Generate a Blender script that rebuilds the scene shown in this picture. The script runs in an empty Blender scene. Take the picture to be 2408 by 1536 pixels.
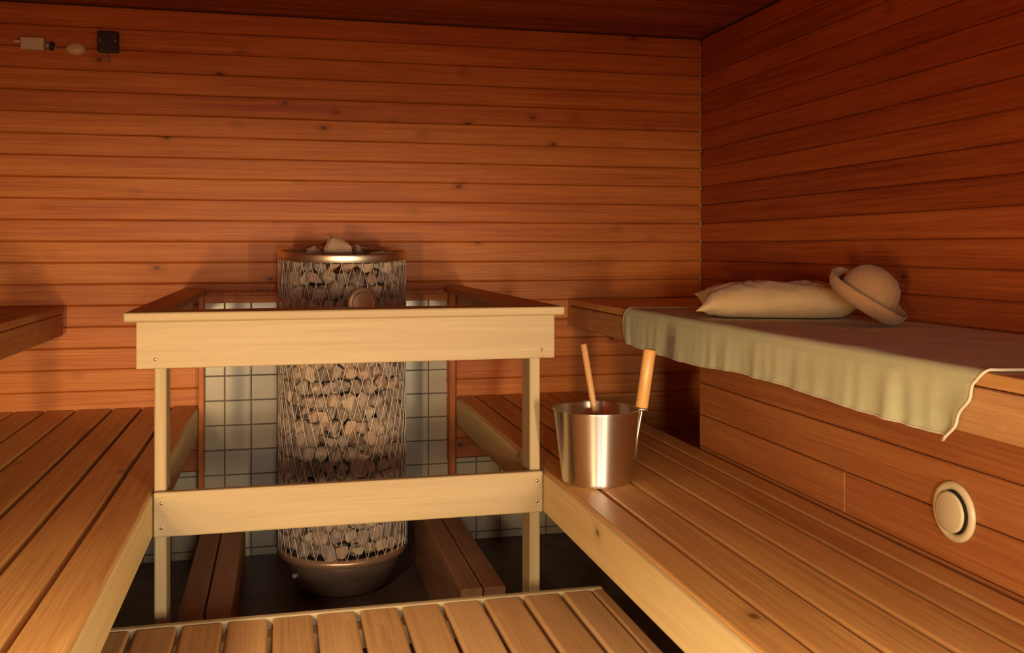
import bpy, bmesh, math, random
from mathutils import Vector, Matrix, noise

S = bpy.context.scene
COL = S.collection
PI = math.pi
random.seed(11)

# ------------------------------------------------------------------ camera
CZ = 1.19                                   # eye height
cam_d = bpy.data.cameras.new('camera'); cam = bpy.data.objects.new('camera', cam_d); COL.objects.link(cam)
cam.location = (0, 0, CZ)
cam.rotation_euler = (math.radians(90), 0, math.radians(-13.57))
cam_d.sensor_width = 36; cam_d.lens = 36 * 2250 / 2408
cam_d.shift_y = -184 / 2408
cam_d.clip_start = 0.02
S.camera = cam

# ------------------------------------------------------------------ world, lights, exposure
w = bpy.data.worlds.new('world'); S.world = w; w.use_nodes = True
w.node_tree.nodes['Background'].inputs[0].default_value = (0.30, 0.24, 0.20, 1)
w.node_tree.nodes['Background'].inputs[1].default_value = 0.02
S.view_settings.view_transform = 'Standard'
S.view_settings.look = 'None'
S.view_settings.gamma = 1
S.view_settings.use_curve_mapping = False
S.view_settings.exposure = 0.04

def area(name, loc, aim, size, power, color, shape='DISK', size_y=None, spread=PI):
    d = bpy.data.lights.new(name, 'AREA'); d.shape = shape; d.size = size
    if size_y: d.size_y = size_y
    d.energy = power; d.color = color; d.spread = spread
    o = bpy.data.objects.new(name, d); COL.objects.link(o)
    o.location = loc
    o.rotation_euler = Vector(aim).to_track_quat('-Z', 'Y').to_euler()
    return o
def down(deg, yaw=0):
    a = math.radians(deg); b = math.radians(yaw)
    return (math.cos(a) * math.sin(b), math.cos(a) * math.cos(b), -math.sin(a))
# shaded lamps, three down each side behind the viewer; the shade cuts the beam off above, so the upper walls stay dark
def shade(o, z_full, z_cut, floor=0.03, side=None):
    d = o.data; d.use_nodes = True; nt = d.node_tree
    em = next(n for n in nt.nodes if n.type == 'EMISSION')
    ge = nt.nodes.new('ShaderNodeNewGeometry'); sp = nt.nodes.new('ShaderNodeSeparateXYZ')
    nt.links.new(ge.outputs['Incoming'], sp.inputs[0])
    def cut(sock, a, b, lo):
        mr = nt.nodes.new('ShaderNodeMapRange'); mr.interpolation_type = 'SMOOTHSTEP'
        nt.links.new(sock, mr.inputs[0])
        mr.inputs[1].default_value = a; mr.inputs[2].default_value = b
        mr.inputs[3].default_value = 1.0; mr.inputs[4].default_value = lo
        return mr.outputs[0]
    out = cut(sp.outputs[2], z_full, z_cut, floor)
    if side:
        m = nt.nodes.new('ShaderNodeMath'); m.operation = 'MULTIPLY'
        nt.links.new(out, m.inputs[0]); nt.links.new(cut(sp.outputs[0], *side), m.inputs[1]); out = m.outputs[0]
    nt.links.new(out, em.inputs['Strength'])
for z in (0.67, 0.79, 0.98):
    shade(area('lamp_light', (-0.58, -0.30, z), down(14, 6), 0.10, 18.5, (1.0, 0.67, 0.31)), 0.08, 0.275, 0.02, (0.14, 0.45, 0.72))
    shade(area('lamp_light', (0.93, -0.30, z), down(14, -6), 0.10, 15.5, (1.0, 0.80, 0.50)), 0.03, 0.25, 0.02, (-0.07, 0.10, 0.26))
shade(area('high_fill_light', (-1.00, -0.30, 1.42), down(35, 28), 0.16, 84, (1.0, 0.84, 0.56)), -0.42, -0.27, 0.0)  # unseen fill added up left, brightens the near bench tops
shade(area('rear_fill_light', (0.12, -1.02, 0.95), (0.02, 1, -0.10), 0.18, 38, (0.97, 0.96, 0.86), 'RECTANGLE', 0.8), 0.0, 0.22, 0.02)  # pale fill added behind the viewer, streaks the bucket; no door stands here

# ------------------------------------------------------------------ materials
def new_mat(name):
    m = bpy.data.materials.new(name); m.use_nodes = True
    nt = m.node_tree
    return m, nt, nt.nodes['Principled BSDF']
def N(nt, t, **kw):
    n = nt.nodes.new(t)
    for k, v in kw.items(): setattr(n, k, v)
    return n
def math_n(nt, op, a, b=None, clamp=False):
    n = N(nt, 'ShaderNodeMath', operation=op); n.use_clamp = clamp
    for i, x in enumerate((a, b)):
        if x is None: continue
        if isinstance(x, (int, float)): n.inputs[i].default_value = x
        else: nt.links.new(x, n.inputs[i])
    return n.outputs[0]
def mixc(nt, fac, a, b, mode='MIX'):
    n = N(nt, 'ShaderNodeMix', data_type='RGBA', blend_type=mode)
    for s, x in ((0, fac), (6, a), (7, b)):
        if isinstance(x, (int, float)): n.inputs[s].default_value = x
        elif isinstance(x, tuple): n.inputs[s].default_value = (*x, 1) if len(x) == 3 else x
        else: nt.links.new(x, n.inputs[s])
    return n.outputs[2]
def ramp(nt, fac, p0, p1, c0=0.0, c1=1.0):
    n = N(nt, 'ShaderNodeMapRange'); n.clamp = True
    nt.links.new(fac, n.inputs[0])
    n.inputs[1].default_value = p0; n.inputs[2].default_value = p1
    n.inputs[3].default_value = c0; n.inputs[4].default_value = c1
    return n.outputs[0]

def wood(name, dark, mid, light, axis='X', rough=0.55, knots=0.5, streak=1.0, tonevar=0.35, bump=0.15, knotcol=None, wear=0.0):
    """grain runs along `axis`; each board carries its own tone attribute"""
    m, nt, b = new_mat(name)
    tc = N(nt, 'ShaderNodeTexCoord'); at = N(nt, 'ShaderNodeAttribute', attribute_name='tone')
    tone = at.outputs['Fac']
    off = N(nt, 'ShaderNodeVectorMath', operation='SCALE'); off.inputs[0].default_value = (7.3, 5.1, 9.7)
    nt.links.new(tone, off.inputs['Scale'])
    add = N(nt, 'ShaderNodeVectorMath', operation='ADD')
    nt.links.new(tc.outputs['Object'], add.inputs[0]); nt.links.new(off.outputs[0], add.inputs[1])
    def mapped(al, ac):
        mp = N(nt, 'ShaderNodeMapping')
        sc = [ac, ac, ac]; sc['XYZ'.index(axis)] = al
        mp.inputs['Scale'].default_value = sc
        nt.links.new(add.outputs[0], mp.inputs[0]); return mp.outputs[0]
    def nz(vec, detail, rough_, dist=0.0):
        n = N(nt, 'ShaderNodeTexNoise'); n.inputs['Scale'].default_value = 1
        n.inputs['Detail'].default_value = detail; n.inputs['Roughness'].default_value = rough_
        n.inputs['Distortion'].default_value = dist
        nt.links.new(vec, n.inputs['Vector']); return n.outputs['Fac']
    fine = nz(mapped(3.0, 210), 4, 0.7)
    broad = nz(mapped(0.9, 26), 3, 0.6, 1.2)
    blot = nz(mapped(1.6, 5), 2, 0.5)
    f1 = ramp(nt, fine, 0.3, 0.7); f2 = ramp(nt, broad, 0.3, 0.7); f3 = ramp(nt, blot, 0.3, 0.7)
    mixf = math_n(nt, 'ADD', math_n(nt, 'MULTIPLY', f1, 0.55 * streak), math_n(nt, 'MULTIPLY', f2, 0.36))
    mixf = math_n(nt, 'ADD', mixf, math_n(nt, 'MULTIPLY', f3, 0.18))
    tn = math_n(nt, 'MULTIPLY', math_n(nt, 'SUBTRACT', tone, 0.5), tonevar)
    mixf = math_n(nt, 'ADD', mixf, tn, clamp=True)
    cr = N(nt, 'ShaderNodeValToRGB'); nt.links.new(mixf, cr.inputs[0])
    e = cr.color_ramp.elements
    e[0].position = 0.05; e[0].color = (*dark, 1); e[1].position = 0.95; e[1].color = (*light, 1)
    x = cr.color_ramp.elements.new(0.5); x.color = (*mid, 1)
    col = cr.outputs[0]
    if knots > 0:
        v = N(nt, 'ShaderNodeTexVoronoi'); v.inputs['Scale'].default_value = 1
        nt.links.new(mapped(5.2, 8.5), v.inputs['Vector'])
        sp = N(nt, 'ShaderNodeSeparateColor'); nt.links.new(v.outputs['Color'], sp.inputs[0])
        on = math_n(nt, 'LESS_THAN', sp.outputs[0], knots)
        k = ramp(nt, v.outputs['Distance'], 0.045, 0.105, 0.85, 0)
        halo = ramp(nt, v.outputs['Distance'], 0.07, 0.24, 0.30, 0)
        kk = math_n(nt, 'MULTIPLY', math_n(nt, 'MAXIMUM', k, halo), on)
        col = mixc(nt, kk, col, knotcol or tuple(c * 0.28 for c in dark))
    if wear > 0:
        wn = nz(mapped(9, 14), 5, 0.7)
        col = mixc(nt, math_n(nt, 'MULTIPLY', ramp(nt, wn, 0.60, 0.75), wear), col, tuple(min(1, c * 1.5 + 0.03) for c in light))
    nt.links.new(col, b.inputs['Base Color'])
    b.inputs['Roughness'].default_value = rough
    b.inputs['Specular IOR Level'].default_value = 0.32
    bp = N(nt, 'ShaderNodeBump'); bp.inputs['Strength'].default_value = bump; bp.inputs['Distance'].default_value = 0.002
    nt.links.new(fine, bp.inputs['Height']); nt.links.new(bp.outputs[0], b.inputs['Normal'])
    return m

def plain(name, col, rough=0.5, metal=0.0, var=0.0, scale=40, bump=0.0, spec=0.5):
    m, nt, b = new_mat(name)
    b.inputs['Roughness'].default_value = rough; b.inputs['Metallic'].default_value = metal
    b.inputs['Specular IOR Level'].default_value = spec
    tc = N(nt, 'ShaderNodeTexCoord'); n = N(nt, 'ShaderNodeTexNoise'); n.inputs['Scale'].default_value = scale
    n.inputs['Detail'].default_value = 4
    nt.links.new(tc.outputs['Object'], n.inputs['Vector'])
    f = ramp(nt, n.outputs['Fac'], 0.3, 0.7)
    c = mixc(nt, f, tuple(x * (1 - var) for x in col), tuple(min(1, x * (1 + var)) for x in col))
    nt.links.new(c, b.inputs['Base Color'])
    if bump:
        bp = N(nt, 'ShaderNodeBump'); bp.inputs['Strength'].default_value = bump; bp.inputs['Distance'].default_value = 0.002
        nt.links.new(n.outputs['Fac'], bp.inputs['Height']); nt.links.new(bp.outputs[0], b.inputs['Normal'])
    return m

W_D, W_M, W_L = (0.36, 0.078, 0.018), (0.53, 0.150, 0.028), (0.70, 0.25, 0.050)
M = {}
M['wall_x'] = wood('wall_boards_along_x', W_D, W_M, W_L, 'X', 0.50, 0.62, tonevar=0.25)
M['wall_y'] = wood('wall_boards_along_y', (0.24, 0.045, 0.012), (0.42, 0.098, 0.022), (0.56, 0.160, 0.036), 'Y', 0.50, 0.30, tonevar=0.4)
M['riser'] = wood('riser_boards', (0.24, 0.065, 0.018), (0.36, 0.12, 0.032), (0.46, 0.18, 0.05), 'Y', 0.5, 0.35, tonevar=0.25)
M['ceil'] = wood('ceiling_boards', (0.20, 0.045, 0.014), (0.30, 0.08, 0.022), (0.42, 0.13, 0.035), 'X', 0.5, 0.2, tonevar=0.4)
B_D, B_M, B_L = (0.44, 0.195, 0.058), (0.62, 0.320, 0.098), (0.75, 0.43, 0.155)
M['bench'] = wood('bench_slats_along_y', B_D, B_M, B_L, 'Y', 0.42, 0.16, tonevar=0.4, wear=0.25)
M['bench_edge'] = wood('bench_front_board', (0.62, 0.44, 0.18), (0.72, 0.54, 0.24), (0.80, 0.62, 0.30), 'Y', 0.5, 0.1, tonevar=0.2)
M['platform'] = wood('platform_slats', (0.42, 0.20, 0.07), (0.56, 0.30, 0.115), (0.66, 0.38, 0.16), 'Y', 0.45, 0.12, tonevar=0.5, wear=0.3)
P_D, P_M, P_L = (0.34, 0.235, 0.105), (0.42, 0.305, 0.155), (0.48, 0.365, 0.20)
M['pine_x'] = wood('pale_pine_along_x', P_D, P_M, P_L, 'X', 0.5, 0.10, streak=0.6, tonevar=0.2, knotcol=(0.32, 0.17, 0.07))
M['pine_y'] = wood('pale_pine_along_y', (0.42, 0.20, 0.07), (0.52, 0.27, 0.10), (0.60, 0.34, 0.14), 'Y', 0.5, 0.10, streak=0.6, tonevar=0.2, knotcol=(0.3, 0.16, 0.07))
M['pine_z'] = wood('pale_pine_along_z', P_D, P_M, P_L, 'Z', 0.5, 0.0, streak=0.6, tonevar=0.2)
M['trim_z'] = wood('brown_upright_along_z', W_D, W_M, W_L, 'Z', 0.5, 0.0)
M['duck'] = wood('floor_duckboard', (0.20, 0.09, 0.045), (0.30, 0.14, 0.07), (0.38, 0.19, 0.10), 'Y', 0.55, 0.1, tonevar=0.4)
M['handle'] = wood('bucket_handle_wood', (0.50, 0.22, 0.06), (0.68, 0.34, 0.10), (0.78, 0.44, 0.15), 'Z', 0.28, 0.0)
M['stick'] = wood('ladle_wood', (0.36, 0.16, 0.06), (0.48, 0.24, 0.09), (0.56, 0.30, 0.12), 'Z', 0.45, 0.0)
M['dark_gap'] = plain('dark_backing', (0.13, 0.035, 0.012), 0.9)
M['floor'] = plain('dark_floor', (0.10, 0.058, 0.045), 0.5, var=0.3, scale=9)
M['screw'] = plain('steel_screw', (0.35, 0.28, 0.22), 0.35, 0.9)
M['ring'] = plain('polished_steel', (0.80, 0.71, 0.54), 0.36, 1.0, var=0.06)
M['wire'] = plain('cage_wire_steel', (0.58, 0.49, 0.38), 0.45, 0.45)
M['pot'] = plain('heater_base_enamel', (0.17, 0.11, 0.085), 0.30, 0.35, var=0.1)
M['pot_rim'] = plain('heater_base_rim', (0.52, 0.31, 0.19), 0.35, 0.6, var=0.08)
M['core'] = plain('heater_core', (0.03, 0.026, 0.024), 0.8)
M['badge'] = plain('heater_badge', (0.58, 0.42, 0.24), 0.4, 0.6, var=0.08)
M['badge_mark'] = plain('heater_badge_relief', (0.55, 0.38, 0.20), 0.35, 0.7)
M['plastic'] = plain('beige_plastic', (0.62, 0.50, 0.28), 0.35, var=0.03, spec=0.5)
M['plastic_w'] = plain('cream_plastic', (0.72, 0.62, 0.42), 0.4, var=0.08)
M['oval'] = plain('yellowed_plastic', (0.74, 0.56, 0.26), 0.4, var=0.04)
M['black'] = plain('black_plastic', (0.02, 0.018, 0.02), 0.4)
M['cable'] = plain('grey_cable', (0.35, 0.22, 0.16), 0.5)
M['grey'] = plain('grey_connector', (0.42, 0.40, 0.40), 0.4, 0.4)
M['water'] = plain('bucket_water', (0.05, 0.045, 0.05), 0.05)

# stones: per-stone colour
def stone_mat():
    m, nt, b = new_mat('sauna_stone')
    oi = N(nt, 'ShaderNodeObjectInfo'); tc = N(nt, 'ShaderNodeTexCoord')
    n = N(nt, 'ShaderNodeTexNoise'); n.inputs['Scale'].default_value = 38; n.inputs['Detail'].default_value = 6
    nt.links.new(tc.outputs['Object'], n.inputs['Vector'])
    cr = N(nt, 'ShaderNodeValToRGB'); nt.links.new(oi.outputs['Random'], cr.inputs[0])
    e = cr.color_ramp.elements
    e[0].color = (0.34, 0.25, 0.18, 1); e[1].color = (0.86, 0.68, 0.46, 1)
    for p, c in ((0.25, (0.66, 0.48, 0.33)), (0.5, (0.50, 0.40, 0.33)), (0.75, (0.72, 0.46, 0.30))):
        x = e.new(p); x.color = (*c, 1)
    c = mixc(nt, ramp(nt, n.outputs['Fac'], 0.35, 0.68), mixc(nt, 1.0, cr.outputs[0], (0.40, 0.36, 0.35), 'MULTIPLY'), cr.outputs[0])
    nt.links.new(c, b.inputs['Base Color']); b.inputs['Roughness'].default_value = 0.6
    bp = N(nt, 'ShaderNodeBump'); bp.inputs['Strength'].default_value = 0.5; bp.inputs['Distance'].default_value = 0.003
    nt.links.new(n.outputs['Fac'], bp.inputs['Height']); nt.links.new(bp.outputs[0], b.inputs['Normal'])
    return m
M['stone'] = stone_mat()

def fabric_mat(name, c1, c2, thread=900, bump=0.3, rough=0.95, stripes=None):
    m, nt, b = new_mat(name)
    tc = N(nt, 'ShaderNodeTexCoord')
    n = N(nt, 'ShaderNodeTexNoise'); n.inputs['Scale'].default_value = thread; n.inputs['Detail'].default_value = 2
    n2 = N(nt, 'ShaderNodeTexNoise'); n2.inputs['Scale'].default_value = 9; n2.inputs['Detail'].default_value = 3
    for q in (n, n2): nt.links.new(tc.outputs['Object'], q.inputs['Vector'])
    f = math_n(nt, 'ADD', math_n(nt, 'MULTIPLY', ramp(nt, n.outputs['Fac'], 0.3, 0.7), 0.55), math_n(nt, 'MULTIPLY', ramp(nt, n2.outputs['Fac'], 0.3, 0.7), 0.45))
    nt.links.new(mixc(nt, f, c1, c2), b.inputs['Base Color'])
    b.inputs['Roughness'].default_value = rough; b.inputs['Specular IOR Level'].default_value = 0.15
    b.inputs['Sheen Weight'].default_value = 0.15
    bp = N(nt, 'ShaderNodeBump'); bp.inputs['Strength'].default_value = bump; bp.inputs['Distance'].default_value = 0.0015
    nt.links.new(n.outputs['Fac'], bp.inputs['Height']); nt.links.new(bp.outputs[0], b.inputs['Normal'])
    return m
M['linen'] = fabric_mat('washed_linen', (0.50, 0.53, 0.28), (0.68, 0.71, 0.42), 420)
M['hem'] = fabric_mat('linen_hem', (0.68, 0.60, 0.40), (0.78, 0.70, 0.48), 500)
M['pillow'] = fabric_mat('pillow_linen', (0.55, 0.38, 0.18), (0.72, 0.52, 0.27), 380)
M['felt'] = fabric_mat('felt', (0.36, 0.195, 0.088), (0.52, 0.295, 0.135), 160, 0.6)

# brushed metal bucket
def brushed():
    m, nt, b = new_mat('brushed_aluminium')
    tc = N(nt, 'ShaderNodeTexCoord'); mp = N(nt, 'ShaderNodeMapping'); mp.inputs['Scale'].default_value = (2, 2, 900)
    nt.links.new(tc.outputs['Object'], mp.inputs[0])
    n = N(nt, 'ShaderNodeTexNoise'); n.inputs['Scale'].default_value = 1; n.inputs['Detail'].default_value = 3
    nt.links.new(mp.outputs[0], n.inputs['Vector'])
    nt.links.new(ramp(nt, n.outputs['Fac'], 0.3, 0.7, 0.35, 0.39), b.inputs['Roughness'])
    b.inputs['Base Color'].default_value = (0.74, 0.70, 0.64, 1); b.inputs['Metallic'].default_value = 1
    b.inputs['Anisotropic'].default_value = 0.92; b.inputs['Anisotropic Rotation'].default_value = 0.25
    tg = N(nt, 'ShaderNodeTangent', direction_type='RADIAL', axis='Z'); nt.links.new(tg.outputs[0], b.inputs['Tangent'])
    return m
M['bucket'] = brushed()

# tiles: grout grid in world metres
def tile_mat():
    m, nt, b = new_mat('wall_tiles')
    tc = N(nt, 'ShaderNodeTexCoord'); sx = N(nt, 'ShaderNodeSeparateXYZ'); nt.links.new(tc.outputs['Object'], sx.inputs[0])
    def grid(sock, o, p, g):
        f = math_n(nt, 'FRACT', math_n(nt, 'DIVIDE', math_n(nt, 'ADD', sock, -o + 50 * p), p))
        d = math_n(nt, 'MINIMUM', f, math_n(nt, 'SUBTRACT', 1.0, f))
        return ramp(nt, d, g / p * 0.5, g / p * 0.8, 1, 0)
    g = math_n(nt, 'MAXIMUM', grid(sx.outputs[0], -0.112, 0.0988, 0.0042), grid(sx.outputs[2], 0.507, 0.0955, 0.0042))
    n = N(nt, 'ShaderNodeTexNoise'); n.inputs['Scale'].default_value = 12; nt.links.new(tc.outputs['Object'], n.inputs['Vector'])
    base = mixc(nt, n.outputs['Fac'], (0.48, 0.40, 0.27), (0.54, 0.46, 0.32))
    nt.links.new(mixc(nt, g, base, (0.16, 0.13, 0.10)), b.inputs['Base Color'])
    nt.links.new(ramp(nt, g, 0, 1, 0.22, 0.8), b.inputs['Roughness'])
    bp = N(nt, 'ShaderNodeBump'); bp.inputs['Strength'].default_value = 0.6; bp.inputs['Distance'].default_value = 0.002; bp.invert = True
    nt.links.new(g, bp.inputs['Height']); nt.links.new(bp.outputs[0], b.inputs['Normal'])
    return m
M['tile'] = tile_mat()

# ------------------------------------------------------------------ mesh helpers
class MB:
    def __init__(s):
        s.bm = bmesh.new(); s.tone = s.bm.faces.layers.float.new('tone'); s.mats = []
    def mi(s, m):
        if m is None: return 0
        if m not in s.mats: s.mats.append(m)
        return s.mats.index(m)
    def box(s, x0, x1, y0, y1, z0, z1, bev=0.003, seg=1, tone=None, mat=None, rot=None, piv=None):
        t = random.random() if tone is None else tone
        nv = [s.bm.verts.new((x, y, z)) for x in (x0, x1) for y in (y0, y1) for z in (z0, z1)]
        fs = [s.bm.faces.new([nv[i] for i in q]) for q in ((0,1,3,2),(4,6,7,5),(0,4,5,1),(2,3,7,6),(0,2,6,4),(1,5,7,3))]
        for f in fs: f[s.tone] = t; f.material_index = s.mi(mat)
        if bev > 0:
            es = list({e for f in fs for e in f.edges})
            r = bmesh.ops.bevel(s.bm, geom=es, offset=bev, segments=seg, affect='EDGES', profile=0.5)
            for f in r['faces']: f[s.tone] = t; f.material_index = s.mi(mat)
            vs = {v for f in r['faces'] for v in f.verts}
        else: vs = set(nv)
        if rot is not None:
            c = Vector(piv)
            for v in vs:
                if v.is_valid: v.co = c + rot @ (v.co - c)
        return s
    def tube(s, pts, r, n=8, tone=0.5, cap=True, mat=None, radii=None):
        pts = [Vector(p) for p in pts]; rings = []
        up = Vector((0.13, 0.31, 0.94)).normalized()
        for i, p in enumerate(pts):
            d = (pts[min(i + 1, len(pts) - 1)] - pts[max(i - 1, 0)]).normalized()
            a = d.cross(up)
            if a.length < 1e-4: a = d.cross(Vector((1, 0, 0)))
            a.normalize(); b = d.cross(a).normalized()
            rr = radii[i] if radii else r
            rings.append([s.bm.verts.new(p + (a * math.cos(2*PI*k/n) + b * math.sin(2*PI*k/n)) * rr) for k in range(n)])
        for i in range(len(rings) - 1):
            for k in range(n):
                f = s.bm.faces.new((rings[i][k], rings[i][(k+1) % n], rings[i+1][(k+1) % n], rings[i+1][k]))
                f[s.tone] = tone; f.smooth = True; f.material_index = s.mi(mat)
        if cap:
            for ring in (rings[0][::-1], rings[-1]):
                f = s.bm.faces.new(ring); f[s.tone] = tone; f.material_index = s.mi(mat)
        return s
    def lathe(s, prof, c=(0, 0, 0), n=64, closed=False, tone=0.5, mat=None, smooth=True):
        rings = []
        for r, z in prof:
            if r < 1e-6: rings.append([s.bm.verts.new((c[0], c[1], c[2] + z))])
            else: rings.append([s.bm.verts.new((c[0] + r*math.cos(2*PI*k/n), c[1] + r*math.sin(2*PI*k/n), c[2] + z)) for k in range(n)])
        idx = list(range(len(rings) - 1)) + ([len(rings) - 1] if closed else [])
        for i in idx:
            A, B = rings[i], rings[(i + 1) % len(rings)]
            for k in range(n):
                k2 = (k + 1) % n
                if len(A) == 1 and len(B) == 1: continue
                if len(A) == 1: vs = (A[0], B[k2], B[k])
                elif len(B) == 1: vs = (A[k], A[k2], B[0])
                else: vs = (A[k], A[k2], B[k2], B[k])
                f = s.bm.faces.new(vs); f[s.tone] = tone; f.smooth = smooth; f.material_index = s.mi(mat)
        return s
    def build(s, name, mat, parent=None, loc=(0, 0, 0), xf=None, solid=None):
        if xf is not None: bmesh.ops.transform(s.bm, matrix=xf, verts=s.bm.verts[:])
        off = Vector(loc)
        if parent is None and loc != (0, 0, 0): bmesh.ops.translate(s.bm, vec=-off, verts=s.bm.verts[:])
        bmesh.ops.recalc_face_normals(s.bm, faces=s.bm.faces[:])
        me = bpy.data.meshes.new(name); s.bm.to_mesh(me); s.bm.free()
        for x in ([M[mat]] if isinstance(mat, str) else []) if not s.mats else [M[q] for q in s.mats]: me.materials.append(x)
        o = bpy.data.objects.new(name, me); COL.objects.link(o)
        if parent is not None:
            o.parent = parent
            me.transform(Matrix.Translation(-world_loc(parent)))
        else: o.location = off
        return o
def world_loc(o):
    v = Vector((0, 0, 0))
    while o is not None: v += o.location; o = o.parent
    return v
def tag(o, label=None, cat=None, group=None, kind=None):
    if label: o['label'] = label
    if cat: o['category'] = cat
    if group: o['group'] = group
    if kind: o['kind'] = kind
    return o
def thing(name, label, cat, loc, group=None):
    o = bpy.data.objects.new(name, None); COL.objects.link(o); o.location = loc; o.empty_display_size = 0.1
    return tag(o, label, cat, group)
def struct(name, mb, mat, parent=None, label=None):
    o = mb.build(name, mat, parent)
    if parent is None: o['kind'] = 'structure'
    if label: o['label'] = label
    return o

# ------------------------------------------------------------------ the room
XL, XR, YF, YB, ZC = -1.37, 1.77, -1.10, 3.84, 2.10
PT, G0 = 0.014, 1.856                        # board thickness, one groove height, pitch 80 mm
def groove_rows(z0, z1, ref=G0, p=0.08):
    k = math.floor((z0 - ref) / p); rows = []
    while ref + k * p < z1:
        a, b = max(z0, ref + k * p), min(z1, ref + (k + 1) * p)
        if b - a > 0.006: rows.append((a, b))
        k += 1
    return rows
TX0, TX1, TZ = -0.283, 0.654, 0.98           # tile panel behind the heater
LOWZ = 0.335
b = MB()
b.box(XL - .1, XR + .1, YB + PT, YB + .10, -.05, ZC + .1, 0, mat='dark_gap')
rng = random.Random(4)
for a, c in groove_rows(LOWZ, ZC):
    t = rng.random()
    xs = []
    if c <= TZ + 0.03: xs = [(XL, TX0 - .001), (TX1 + .001, XR)]
    else:
        xs = [(XL, XR)]
    for i, (x0, x1) in enumerate(xs):
        b.box(x0, x1, YB, YB + PT + .004, a + .0006, c - .0006, 0.0042, tone=(t if i == 0 else rng.random()), mat='wall_x')
wall_back = struct('wall_back', b, None)
b = MB(); b.box(TX0, TX1, YB + .002, YB + PT + .002, LOWZ, TZ, 0); b.box(XL, XR, YB + .002, YB + PT + .002, 0, LOWZ, 0)
struct('tile_panel', b, 'tile', wall_back, 'pale glazed tile splashback behind the stove')

b = MB(); b.box(XR + PT, XR + .10, YF - .1, YB + .1, -.05, ZC + .1, 0, mat='dark_gap')
for a, c in groove_rows(0, ZC):
    for y0, y1 in ((YF, YB - .003),):
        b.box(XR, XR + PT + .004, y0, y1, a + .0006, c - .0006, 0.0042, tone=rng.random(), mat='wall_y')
struct('wall_right', b, None)
b = MB(); b.box(XL - .10, XL - PT, YF - .1, YB + .1, -.05, ZC + .1, 0, mat='dark_gap')
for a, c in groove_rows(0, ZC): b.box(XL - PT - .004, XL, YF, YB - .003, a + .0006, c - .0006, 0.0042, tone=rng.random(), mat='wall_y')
struct('wall_left', b, None)
b = MB(); b.box(XL - .1, XR + .1, YF - .10, YF - PT, -.05, ZC + .1, 0, mat='dark_gap')
for a, c in groove_rows(0, ZC): b.box(XL, XR, YF - PT - .004, YF, a + .0006, c - .0006, 0.0042, tone=rng.random(), mat='wall_x')
struct('wall_front', b, None)
b = MB(); b.box(XL - .1, XR + .1, YF - .1, YB + .1, ZC + PT, ZC + .12, 0, mat='dark_gap')
y = YF
while y < YB:
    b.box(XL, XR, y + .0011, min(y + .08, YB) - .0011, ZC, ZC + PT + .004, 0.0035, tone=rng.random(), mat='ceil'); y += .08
struct('ceiling', b, None)
b = MB(); b.box(XL - .1, XR + .1, YF - .1, YB + .1, -.12, 0, 0)
struct('floor', b, 'floor')
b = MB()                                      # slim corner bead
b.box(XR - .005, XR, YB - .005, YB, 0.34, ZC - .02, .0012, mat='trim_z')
for a, c in groove_rows(1.0, 1.95): b.box(XR - .0085, XR, YB - .0085, YB, a - .009, a + .009, .0015, mat='pine_z')  # pale pegs modelled at each groove in place of corner glints
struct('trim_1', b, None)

# ------------------------------------------------------------------ benches
BZ, UZ = 0.59, 0.978
def rounded_profile_board(b, x0, x1, y0, y1, z0, z1, **k): b.box(x0, x1, y0, y1, z0, z1, 0.004, 2, **k)

# lower bench on the right
t = thing('lower_bench', 'long slatted wooden lower bench on the right carrying the metal bucket', 'bench', (0.95, 1.37, 0))
b = MB(); edges = [0.692, 0.772, 0.873, 0.975, 1.075, 1.15, 1.222]
b.mats = []
for i in range(len(edges) - 1):
    b.box(edges[i] + .004, edges[i + 1] - .004, YF + .01, YB - .01, BZ - .028, BZ, 0.005, 2)
b.build('slatted_seat', 'bench', t)
b = MB(); b.box(0.686, 0.712, YF + .01, YB - .01, BZ - .112, BZ - .006, 0.008, 2); b.build('front_board', 'bench_edge', t)
b = MB(); b.box(1.18, 1.222, YF + .01, YB - .01, BZ - .112, BZ - .030, 0.004); b.build('rear_rail', 'bench', t)
for yy in (-.9, 0.3, 1.5, 2.7, 3.7):
    b = MB(); b.box(0.714, 1.178, yy, yy + .045, BZ - .10, BZ - .030, .003); b.build('cross_bearer', 'bench', t)
for yy in (-.8, 1.2):
    b = MB(); b.box(1.06, 1.105, yy, yy + .045, 0, BZ - .10, .003); b.build('leg', 'duck', t)

# riser panel under the upper bench
b = MB(); RX = 1.23; RY = 2.68
for k, (a, c) in enumerate(groove_rows(0.0, UZ - .112, 0.784, 0.0955)):
    js = [YF] + ([1.913] if k in (7,) else [0.4 + 0.31 * (k % 3)] if k % 2 else []) + [RY]
    for i in range(len(js) - 1):
        b.box(RX, RX + .016, js[i] + .0005, js[i + 1] - .0005, a + .0010, c - .0010, .0025)
b.box(RX + .012, RX + .035, YF + .01, RY - .002, 0.0, UZ - .115, 0)
riser = tag(b.build('bench_riser', 'riser', None, (RX, 0.8, 0)), 'reddish boarded riser panel below the linen-covered bench, with a round vent', 'panel')

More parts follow.
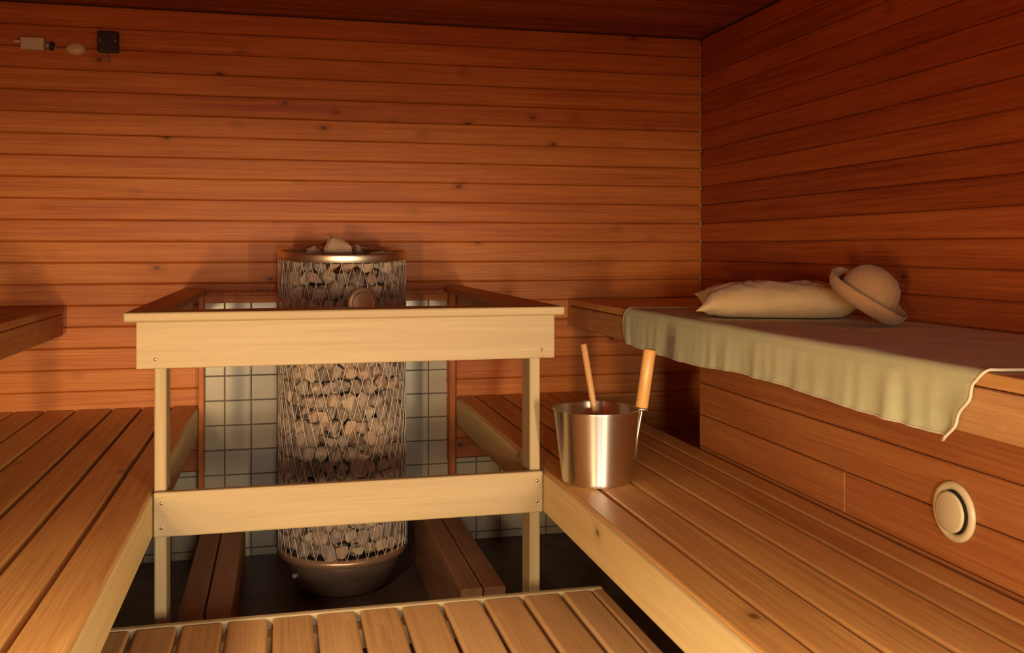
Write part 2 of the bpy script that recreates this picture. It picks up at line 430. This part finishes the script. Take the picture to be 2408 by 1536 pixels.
# upper bench on the right
t = thing('upper_bench', 'upper wooden bench against the right wall, covered by the linen sheet', 'bench', (1.45, 1.37, 0))
b = MB(); ue = [1.163, 1.265, 1.365, 1.465, 1.565, 1.665, 1.765]
for i in range(6): b.box(ue[i] + .004, ue[i + 1] - .004, YF + .01, YB - .006, UZ - .026, UZ, .005, 2)
b.build('slatted_seat', 'bench', t)
b = MB(); b.box(1.165, 1.192, YF + .01, YB - .006, UZ - .112, UZ - .028, .006, 2); b.build('front_board', 'platform', t)
for yy in (-.9, .5, 1.9, 3.3):
    b = MB(); b.box(1.194, 1.764, yy, yy + .045, UZ - .10, UZ - .028, .003); b.build('cross_bearer', 'bench', t)

# lower bench on the left
t = thing('lower_bench', 'slatted wooden lower bench along the left side, dark gaps between wide boards', 'bench', (-0.75, 1.37, 0))
le = [-0.304, -0.403, -0.507, -0.611, -0.738, -0.845, -0.95, -1.055, -1.16, -1.265, -1.365]
b = MB()
for i in range(len(le) - 1): b.box(le[i + 1] + .0055, le[i] - .0055, YF + .01, YB - .01, BZ - .028, BZ, 0.005, 2)
b.build('slatted_seat', 'bench', t)
b = MB(); b.box(-.330, -.306, YF + .01, YB - .01, BZ - .112, BZ - .006, 0.007, 2); b.build('front_board', 'bench_edge', t)
for yy in (-.9, 0.3, 1.5, 2.7, 3.7):
    b = MB(); b.box(-1.364, -.332, yy, yy + .045, BZ - .10, BZ - .030, .003); b.build('cross_bearer', 'bench', t)
for yy in (-.8, 1.2, 3.3):
    b = MB(); b.box(-.70, -.655, yy, yy + .045, 0, BZ - .10, .003); b.build('leg', 'duck', t)
# upper bench on the left
t = thing('upper_bench', 'reddish upper bench end jutting in at the left edge, above the left lower bench', 'bench', (-1.07, 1.37, 0))
ul = [-0.765, -0.865, -0.965, -1.065, -1.165, -1.265, -1.365]
b = MB()
for i in range(6): b.box(ul[i + 1] + .004, ul[i] - .004, YF + .01, 3.77, UZ - .026, UZ, .006, 2)
b.build('slatted_seat', 'riser', t)
b = MB(); b.box(-.795, -.769, YF + .01, 3.76, UZ - .105, UZ - .027, .005, 2); b.build('front_board', 'riser', t)
for yy in (-.9, .5, 1.9, 3.3):
    b = MB(); b.box(-1.364, -.797, yy, yy + .045, UZ - .10, UZ - .028, .003); b.build('cross_bearer', 'bench', t)

# foot platform
t = thing('foot_platform', 'low slatted wooden foot platform in front of the stove guard', 'platform', (0.2, 2.0, 0))
PZ, PY0, PY1 = 0.31, 1.50, 2.375
b = MB(); x = -0.4346; k = 0
slx = []
while x < 0.75:
    b.box(x + .0055, min(x + .1026 - .0055, .7765), PY0, PY1 - .026, PZ - .026, PZ, .007, 3); slx.append(x); x += .1026
b.build('slats', 'platform', t)
b = MB(); b.box(-.42, .812, PY1 - .022, PY1, PZ - .075, PZ + .001, .005, 2); b.build('rear_board', 'pine_x', t)
b = MB(); b.box(.780, .812, PY0, PY1 - .024, PZ - .075, PZ, .006, 2); b.build('side_board', 'platform', t)
b = MB(); b.box(-.42, .78, PY1 - .075, PY1 - .024, PZ - .075, PZ - .028, .003); b.build('bearer', 'platform', t)
b = MB(); b.box(-.42, .78, PY0 + .05, PY0 + .10, PZ - .075, PZ - .028, .003); b.build('bearer', 'platform', t)
for xx in (-.41, .735):
    for yy in (PY0 + .05, PY1 - .075):
        b = MB(); b.box(xx, xx + .045, yy, yy + .045, 0, PZ - .075, .003); b.build('leg', 'platform', t)

# two plank-topped duckboards either side of the heater
def duck(x0, x1, label):
    t = thing('duckboard', label, 'duckboard', ((x0 + x1) / 2, 3.1, 0))
    b = MB(); m = (x0 + x1) / 2
    b.box(x0, m - .002, 2.62, 3.80, .215, .24, .003); b.box(m + .002, x1, 2.62, 3.80, .215, .24, .003)
    b.build('top_planks', 'duck', t)
    b = MB(); b.box(x0 + .004, x0 + .024, 2.63, 3.79, 0, .215, .002); b.build('side_plank', 'duck', t)
    b = MB(); b.box(x1 - .024, x1 - .004, 2.63, 3.79, 0, .215, .002); b.build('side_plank', 'duck', t)
duck(-.262, -.128, 'dim boxed floor plank left of the stove base, behind the guard')
duck(.487, .615, 'boxed floor plank right of the stove base, behind the guard')

# ------------------------------------------------------------------ heater guard
t = thing('heater_guard', 'pale pine guard frame standing around the stone-filled stove', 'guard rail', (0.18, 2.47, 0))
CT, CB = 1.036, 1.013
b = MB(); b.box(-.366, .731, 2.43, 2.545, CB, CT, .005, 3, tone=.6); b.build('top_board', 'pine_x', t)
for x0, x1 in ((-.366, -.278), (.643, .731)):
    b = MB(); b.box(x0, x1, 2.547, 3.835, CB, CT, .004, 2); b.build('top_board', 'pine_y', t)
b = MB(); b.box(-.276, .641, 3.80, 3.835, CB - .006, CB + .012, .003); b.build('back_rail', 'trim_z', t)
b = MB(); b.box(-.34, .709, 2.452, 2.474, .898, CB, .003, 2, tone=.75); apron = b.build('apron_board', 'pine_x', t)
for x0, x1 in ((-.338, -.318), (.687, .707)):
    b = MB(); b.box(x0, x1, 2.476, 3.82, .898, CB, .003); b.build('side_apron', 'pine_y', t)
for x0, x1 in ((-.3045, -.2755), (.653, .6825)):
    b = MB(); b.box(x0, x1, 2.502, 2.586, 0, CB, .003); b.build('post', 'pine_z', t)
for x0, x1 in ((-.3045, -.2840), (.657, .6825)):
    b = MB(); b.box(x0, x1, 3.79, 3.835, 0, CB, .003); b.build('rear_post', 'trim_z', t)
b = MB(); b.box(-.303, .683, 2.476, 2.500, .482, .592, .004, 2, tone=.8); rail = b.build('middle_rail', 'pine_x', t)
def screw(x, z, y, par):
    b = MB(); b.lathe([(0, .0006), (.0035, .0008), (.0042, 0), (.0042, -.003), (0, -.003)], n=12)
    b.build('screw', 'screw', par, xf=Matrix.Translation((x, y, z)) @ Matrix.Rotation(PI/2, 4, 'X'))
for x, z in ((.667, .567), (.667, .512), (-.285, .505), (-.285, .565)): screw(x, z, 2.476, rail)
for x, z in ((-.296, .921), (.672, .921)): screw(x, z, 2.452, apron)

# ------------------------------------------------------------------ heater
HX, HY = 0.212, 3.43
R = 0.221
t = thing('sauna_heater', 'tall round stone-filled stove in a steel wire cage behind the pine guard', 'heater', (HX, HY, 0))
b = MB(); b.lathe([(0, .002), (.135, .002), (.165, .02), (.186, .06), (.198, .10), (.204, .125), (.200, .130), (0, .130)], (HX, HY, 0), 72)
base = b.build('base_bowl', 'pot', t)
b = MB(); b.lathe([(.204, .121), (.220, .127), (.224, .140), (.219, .151), (.206, .153), (.203, .140)], (HX, HY, 0), 72, closed=True)
b.build('base_rim', 'pot_rim', base)
b = MB(); b.lathe([(0, .006), (.008, .005), (.009, 0), (.009, -.012), (0, -.012)], n=16)
b.build('bolt', 'grey', base, xf=Matrix.Translation((HX - .170, HY - .125, .085)) @ Matrix.Rotation(math.radians(-55), 4, 'Z') @ Matrix.Rotation(PI/2, 4, 'X'))
# cage of diamond mesh
b = MB(); nd = 40; z0, z1 = .15, 1.163; cell = .0655
rows = (z1 - z0) / cell
for sgn in (-1, 1):
    for k in range(nd):
        n_ = int(rows * 2)
        pts = []
        for i in range(n_ + 1):
            z = z0 + (z1 - z0) * i / n_
            a = 2 * PI * (k + sgn * 0.5 * (z - z0) / cell) / nd
            rr = R + (0.0012 if sgn > 0 else -0.0004)
            pts.append((HX + rr * math.cos(a), HY + rr * math.sin(a), z))
        b.tube(pts, .0014, 4, cap=False)
b.build('wire_cage', 'wire', t)
for zz in (.160,):
    pass
b = MB(); tm = Matrix.Translation((HX, HY, 1.168)) @ Matrix.Rotation(math.radians(4.2), 4, 'X')
b.lathe([(R + .001, -.015), (R + .004, -.010), (R + .004, .013), (R + .002, .017), (R - .004, .017), (R - .006, .013), (R - .005, -.015)], n=96, closed=True)
b.build('top_ring', 'ring', t, xf=tm)
b = MB(); b.lathe([(0, .13), (.128, .13), (.128, 1.10), (0, 1.10)], (HX, HY, 0), 40); b.build('heating_core', 'core', t)
# badge
b = MB(); b.lathe([(0, .008), (.044, .008), (.050, .005), (.052, 0), (.052, -.004), (0, -.004)], n=48)
ang = math.radians(-13.57 - 90 + 8.5)
bx, by = HX + (R + .004) * math.cos(-PI/2 + math.radians(13)), HY + (R + .004) * math.sin(-PI/2 + math.radians(13))
bxf = Matrix.Translation((bx, by, 1.008)) @ Matrix.Rotation(math.radians(13), 4, 'Z') @ Matrix.Rotation(PI/2, 4, 'X')
badge = b.build('badge', 'badge', t, xf=bxf)
b = MB(); b.lathe([(.034, .008), (.034, .0098), (.039, .0098), (.039, .008)], n=48, closed=True); b.build('badge_ring', 'badge_mark', badge, xf=bxf)

# stones
def rock_mesh(i):
    r = random.Random(100 + i); bm = bmesh.new()
    sx, sy, sz = r.uniform(.95, 1.25), r.uniform(.85, 1.05), r.uniform(.8, 1.0)
    for _ in range(17):
        v = Vector((r.gauss(0, 1), r.gauss(0, 1), r.gauss(0, 1))).normalized()
        bm.verts.new((v.x * sx, v.y * sy, v.z * sz))
    res = bmesh.ops.convex_hull(bm, input=bm.verts[:])
    bmesh.ops.delete(bm, geom=[g for g in res['geom_interior'] if isinstance(g, bmesh.types.BMVert)], context='VERTS')
    bmesh.ops.bevel(bm, geom=bm.edges[:], offset=.04, segments=1, affect='EDGES')
    for f in bm.faces: f.smooth = False
    me = bpy.data.meshes.new('stone'); bm.to_mesh(me); bm.free(); me.materials.append(M['stone']); return me
rocks = [rock_mesh(i) for i in range(10)]
rs = random.Random(5)
def stone(x, y, z, s, label, group):
    o = bpy.data.objects.new('sauna_stone', rs.choice(rocks)); COL.objects.link(o)
    o.location = (x, y, z); o.scale = (s,) * 3
    o.rotation_euler = (rs.uniform(0, 6.28), rs.uniform(0, 6.28), rs.uniform(0, 6.28))
    return tag(o, label, 'stone', group)
zr = .178; row = 0
RS = .188
while zr < 1.145:
    step = math.radians(14.6)
    cent = math.atan2(-HY, -HX)
    for k in range(-6, 7):
        a = cent + (k + .5 * (row % 2)) * step + rs.uniform(-.03, .03)
        if zr > .935: lab, grp = 'rough grey-brown stone in the wire cage, above the guard top', 'stones above the guard top'
        elif zr > .47: lab, grp = 'rough lit brown stone in the wire cage, between apron and middle rail', 'stones between apron and rail'
        else: lab, grp = 'dim brown stone in the lower wire cage, below the middle rail', 'stones below the middle rail'
        stone(HX + RS * math.cos(a), HY + RS * math.sin(a), zr + rs.uniform(-.006, .006), rs.uniform(.026, .034), lab, grp)
    zr += .0455; row += 1
b = MB(); zi = .17; rr_ = random.Random(8)
while zi < 1.12:
    for k in range(30):
        a = 2 * PI * (k + rr_.random() * .5) / 30; me = rocks[rr_.randrange(10)]; tmp = bmesh.new(); tmp.from_mesh(me)
        mx = Matrix.Translation((HX + .150 * math.cos(a), HY + .150 * math.sin(a), zi + rr_.uniform(-.01, .01))) @ Matrix.Rotation(rr_.uniform(0, 6), 4, Vector((rr_.random(), rr_.random(), .5)).normalized()) @ Matrix.Scale(.023, 4)
        vm = {v: b.bm.verts.new(mx @ v.co) for v in tmp.verts}
        for f in tmp.faces: b.bm.faces.new([vm[v] for v in f.verts])
        tmp.free()
    zi += .042
tag(b.build('packed_stones', 'stone', None, (HX, HY, .17)), 'inner fill of small brown stones packed around the core of the stove', 'stones', kind='stuff')
lab, grp = 'grey stone heaped on top of the stove, inside the steel ring', 'stones on top of the stove'
for x, y, z, s in ((-.02, -.03, 1.195, .050), (.06, .02, 1.175, .042), (-.10, .01, 1.17, .040), (.12, -.05, 1.165, .036), (-.05, .09, 1.17, .045), (-.12, -.09, 1.16, .034), (.04, -.11, 1.158, .034), (.13, .07, 1.155, .036)):
    stone(HX + x, HY + y, z - .012, s, lab, grp)
for o in list(COL.objects):
    if o.get('group') == grp and abs(o.location.x - (HX - .02)) < .001:
        o['label'] = 'largest pale stone peeking above the steel ring of the stove'; del o['group']

# ------------------------------------------------------------------ bucket and ladle
BX, BY = 0.790, 2.345
t = thing('bucket', 'brushed metal bucket standing on the right lower bench', 'bucket', (BX, BY, BZ))
b = MB()
b.lathe([(0, .0005), (.080, .0005), (.088, .003), (.0895, .010), (.1105, .184), (.1125, .187), (.1125, .190), (.1095, .190), (.108, .186), (.0885, .012), (.086, .008), (0, .008)], (BX, BY, BZ), 96)
b.build('bucket_shell', 'bucket', t)
b = MB(); b.lathe([(0, .070), (.0955, .070)], (BX, BY, BZ), 64); b.build('water', 'water', t)
# handle: wooden grip leaning out from the right rim, on a metal strap
camr = Vector((math.cos(math.radians(-13.57)), math.sin(math.radians(-13.57)), 0)); camf = Vector((math.sin(math.radians(13.57)), math.cos(math.radians(13.57)), 0))
h0 = Vector((BX, BY, BZ + .188)) + camr * .1155 + camf * 0.0
h1 = h0 + camr * .022 + Vector((0, 0, .152))
b = MB(); b.tube([h0 + (h1 - h0) * f for f in (0, .03, .5, .97, 1)], .0165, 20, radii=[.015, .0165, .0165, .0165, .0145]); hd = b.build('handle', 'handle', t)
b = MB(); b.tube([h0 - (h1 - h0) * .03, h0 + (h1 - h0) * .02], .0175, 20); 
b.tube([Vector((BX, BY, BZ + .06)) + camr * .1000, Vector((BX, BY, BZ + .12)) + camr * .1055, h0 - Vector((0, 0, .012)), h0], .0035, 8)
b.build('handle_strap', 'ring', t)
# ladle
LC = Vector((BX, BY, BZ))
l1 = LC + camr * (-.032) + camf * .02 + Vector((0, 0, .352))
l0 = LC + camr * (.018) + camf * (.0) + Vector((0, 0, .040))
t = thing('ladle', 'wooden ladle with its stick handle rising out of the metal bucket', 'ladle', tuple(l0))
b = MB(); b.tube([l0, l0.lerp(l1, .5), l1.lerp(l0, .01), l1], .0085, 14, radii=[.0085, .0085, .0085, .006]); b.build('ladle_handle', 'stick', t)
b = MB(); b.lathe([(0, -.022), (.022, -.018), (.036, 0), (.040, .016), (.037, .016), (.033, .002), (.020, -.013), (0, -.017)], tuple(l0 + Vector((.0, 0, -.006)) - camr * .012), 32); b.build('ladle_bowl', 'stick', t)

# ------------------------------------------------------------------ linen sheet over the upper bench
def linen():
    bm = bmesh.new(); tl = bm.faces.layers.float.new('tone')
    Y0, Y1 = 1.40, 3.12                       # near edge, far edge
    xe = 1.163; NX, NH, NY = 26, 16, 150
    rd = random.Random(3)
    grid = []
    for j in range(NY + 1):
        v = j / NY; y = Y0 + (Y1 - Y0) * v
        row = []
        hang = .116 + .006 * math.sin(9 * v + 1) + .004 * noise.noise((y * 5, 0, 3)) + (.010 if v < .04 else 0)
        rip = .0080 * noise.noise((y * 9, 1.7, 0)) + .0055 * noise.noise((y * 24, 5.1, 0))
        prof = []
        for i in range(NX + 1):
            x = 1.745 - (1.745 - (xe + .012)) * i / NX
            z = UZ + .0042 + .0022 * max(0, noise.noise((x * 9, y * 7, 2.2))) + .0016 * max(0, noise.noise((x * 30, y * 4, 7)))
            prof.append((x, z))
        for i in range(1, 7):                # rounded fold over the edge
            a = PI / 2 * i / 6; r_ = .017
            prof.append((xe + .012 - r_ * math.sin(a), UZ + .0042 - r_ + r_ * math.cos(a)))
        for i in range(1, NH + 1):
            f = i / NH; zz = UZ + .0042 - .017 - (hang - .013) * f
            amp = f ** .8
            off = .003 + amp * (.0045 + rip * 1.4 + .0012 * noise.noise((y * 40, zz * 30, 1)))
            prof.append((xe - .005 - max(.0, off), zz))
        for i, (x, z) in enumerate(prof):
            yy = y
            if v > .94:                       # far end curls round and sags inward
                k = (v - .94) / .06
                hf = max(0, (UZ - z) / .12)
                yy += .018 * k * (1 - (2 * hf - 1) ** 2) * 1.0
                yy -= .035 * k * hf * hf
            if v < .05:
                k = 1 - v / .05; hf = max(0, (UZ - z) / .12)
                yy += k * (.07 * hf ** 1.3) + .004 * math.sin(z * 120)
                if hf <= 0: yy -= k * .02 * math.sin((x - xe) * 8)
            row.append(bm.verts.new((x, yy, z)))
        grid.append(row)
    for j in range(NY):
        for i in range(len(grid[0]) - 1):
            f = bm.faces.new((grid[j][i], grid[j][i+1], grid[j+1][i+1], grid[j+1][i])); f.smooth = True
    me = bpy.data.meshes.new('linen_sheet')
    hems = [[v.co.copy() for v in grid[0]], [grid[j][-1].co.copy() for j in range(NY + 1)], [v.co.copy() for v in grid[NY]]]
    bmesh.ops.recalc_face_normals(bm, faces=bm.faces[:])
    if sum(f.normal.z for f in bm.faces) < 0: bmesh.ops.reverse_faces(bm, faces=bm.faces[:])
    bm.to_mesh(me); bm.free(); me.materials.append(M['linen'])
    o = bpy.data.objects.new('linen_sheet', me); COL.objects.link(o)
    md = o.modifiers.new('solid', 'SOLIDIFY'); md.thickness = .0022; md.offset = -1
    tag(o, 'greenish beige linen sheet spread over the upper bench on the right', 'cloth')
    for h, rr in zip(hems, (.0030, .0024, .0022)):
        b = MB(); b.tube(h, rr, 6); b.build('hem', 'hem', o)
    return o
linen()

# ------------------------------------------------------------------ pillow
def pillow():
    bm = bmesh.new(); W, D, T = .235, .128, .060; n, m_ = 60, 40
    def pt(u, v, s):
        # outline pulled in between the corners
        x = W * u * (1 - .05 * (1 - abs(v)) * abs(u) ** 6 - .03)
        yv = D * v * (1 - .07 * (1 - u * u))
        k = max(0, (1 - abs(u) ** 3.6)) ** .55 * max(0, (1 - abs(v) ** 2.6)) ** .55
        z = T * k
        z *= 1 + .12 * noise.noise((u * 2.2, v * 2.0, s * 2))
        cr = (.0045 * noise.noise((u * 13, v * 3, s * 4 + 9)) + .0022 * noise.noise((u * 30, v * 5, s))) * min(1, 2.2 * k)
        e = (abs(u) * abs(v)) ** 6
        x += W * u * .07 * e; yv += D * v * .10 * e
        return (x, yv, s * (z + cr) if k > 0 else 0)
    for s in (1, -1):
        g = [[bm.verts.new(pt(2*i/n - 1, 2*j/m_ - 1, s)) for j in range(m_ + 1)] for i in range(n + 1)]
        for i in range(n):
            for j in range(m_):
                f = bm.faces.new((g[i][j], g[i+1][j], g[i+1][j+1], g[i][j+1])); f.smooth = True
    for v in bm.verts:                        # flat bottom where it lies
        if v.co.z < -.040: v.co.z = -.040 + (v.co.z + .040) * .1
        # ends lifted a little
        e = max(0, abs(v.co.x) / W - .8) / .2
        v.co.z += (-.016) * e if v.co.x < 0 and v.co.y < 0 else .010 * e
    bmesh.ops.remove_doubles(bm, verts=bm.verts[:], dist=.0004)
    bmesh.ops.recalc_face_normals(bm, faces=bm.faces[:])
    me = bpy.data.meshes.new('pillow'); bm.to_mesh(me); bm.free(); me.materials.append(M['pillow'])
    return me
pm = pillow()
o = bpy.data.objects.new('pillow', pm); COL.objects.link(o)
o.location = (1.448, 2.613, UZ + .0525); o.rotation_euler = (math.radians(2), 0, math.radians(-22))
tag(o, 'plump tan linen pillow lying on the sheet in the corner', 'pillow')

# ------------------------------------------------------------------ felt hat
b = MB()
out = [(0, .112), (.022, .110), (.044, .102), (.062, .086), (.073, .062), (.078, .030), (.0795, .004), (.083, -.004), (.095, -.006), (.108, .002), (.118, .018), (.122, .034)]
inn = [(.118, .034), (.114, .021), (.104, .007), (.093, .001), (.080, .0005), (.0755, .006)]
b.lathe(out[:-1] + [(.1235, .036), (.1195, .037)] + [(.1155, .023), (.105, .0095), (.093, .002)][:0], n=72)
b.bm.free()
b = MB()
# one felt shell: dome outside, then brim underside; thickness from a solidify modifier
b.lathe([(0, .103), (.022, .101), (.044, .094), (.062, .079), (.073, .057), (.077, .032), (.079, .006), (.084, -.005), (.096, -.007), (.108, .002), (.117, .017), (.121, .036)], n=80)
for v in b.bm.verts:
    a = math.atan2(v.co.y, v.co.x); r_ = math.hypot(v.co.x, v.co.y)
    if r_ > .085: v.co.z += .006 * math.sin(2 * a + .6) * (r_ - .085) / .035
    v.co += Vector((1, 1, 1)) * .0015 * noise.noise(v.co * 40)
hx = Matrix.Identity(4)
hat = b.build('sauna_hat', 'felt')
hat.modifiers.new('solid', 'SOLIDIFY').thickness = .0045
axis = (camr * .46 + Vector((0, 0, .80)) - camf * .34).normalized()
hat.rotation_euler = axis.to_track_quat('Z', 'Y').to_euler()
hat.scale = (.94, .94, .94)
rotm = hat.rotation_euler.to_matrix()
low = min((rotm @ (v.co * .94)).z for v in hat.data.vertices)
hat.location = (1.518, 2.275, UZ + .0095 - low)
tag(hat, 'brown felt hat with turned-up brim leaning on the tan pillow', 'hat')

# ------------------------------------------------------------------ round vent on the riser
t = thing('air_vent', 'round beige plastic air vent in the riser below the linen sheet', 'vent', (RX, 1.55, .696))
vx = Matrix.Translation((RX, 1.55, .696)) @ Matrix.Rotation(-PI/2, 4, 'Y')
b = MB(); b.lathe([(.042, .001), (.0565, .001), (.0565, .004), (.054, .008), (.048, .010), (.043, .008), (.040, .003)], n=64, closed=True); b.build('outer_ring', 'plastic', t, xf=vx)
b = MB(); b.lathe([(0, .0012), (.0415, .0012), (.0415, .002), (0, .002)], n=48); b.build('throat', 'core', t, xf=vx)
b = MB(); b.lathe([(0, .017), (.034, .0165), (.0375, .015), (.0385, .012), (.037, .0105), (0, .0105)], n=64); b.build('valve_disc', 'plastic', t, xf=vx)
b = MB(); b.lathe([(0, .0105), (.006, .0105), (.006, .002), (0, .002)], n=16); b.build('stem', 'core', t, xf=vx)

# ------------------------------------------------------------------ electrics on the back wall
YW = YB - .0005
t = thing('junction_box', 'cream rectangular terminal box high on the back wall, leftmost fitting', 'junction box', (-.885, YW, 1.94))
b = MB(); b.box(-.925, -.846, YW - .028, YW, 1.917, 1.963, .004, 2, mat=None); b.build('housing', 'plastic_w', t)
b = MB(); b.tube([(-.926, YW - .014, 1.948), (-.950, YW - .014, 1.947)], .006, 12); b.build('cable_gland', 'plastic_w', t)
b = MB(); b.tube([(-.845, YW - .014, 1.938), (-.826, YW - .014, 1.936)], .012, 16); b.build('connector', 'grey', t)
b = MB(); b.tube([(-.826, YW - .014, 1.936), (-.815, YW - .014, 1.934)], .016, 16); b.build('lock_nut', 'black', t)
b = MB(); b.tube([(-.8145, YW - .010, 1.933), (-.80, YW - .006, 1.930), (-.7795, YW - .006, 1.930)], .0028, 8)
tag(b.build('cable', 'cable', None, (-.80, YW - .006, 1.93)), 'short thin cable between the cream box and the oval cover', 'cable')
b = MB(); b.lathe([(0, .020), (.020, .019), (.030, .014), (.034, .004), (.034, 0), (0, 0)], n=48)
t = thing('oval_cover', 'yellowed oval cap on the back wall, beside the black sensor box', 'wall fitting', (-.742, YW, 1.930))
ov = Matrix.Translation((-.742, YW, 1.930)) @ Matrix.Diagonal((1.06, 1, .72, 1)) @ Matrix.Rotation(PI/2, 4, 'X')
b.build('cap', 'oval', t, xf=ov)
t = thing('sensor_box', 'square black sensor box on the back wall above the left benches', 'sensor', (-.626, YW, 1.958))
b = MB(); b.box(-.663, -.590, YW - .032, YW, 1.920, 1.998, .005, 2); b.build('housing', 'black', t)
b = MB()
for x in (-.655, -.600): b.tube([(x, YW - .034, 1.962), (x, YW - .031, 1.962)], .0032, 10)
b.build('screws', 'grey', t)
b = MB(); b.tube([(-.630, YW - .015, 1.920), (-.630, YW - .015, 1.900), (-.622, YW - .010, 1.884)], .0032, 8); b.build('cable_stub', 'cable', t)
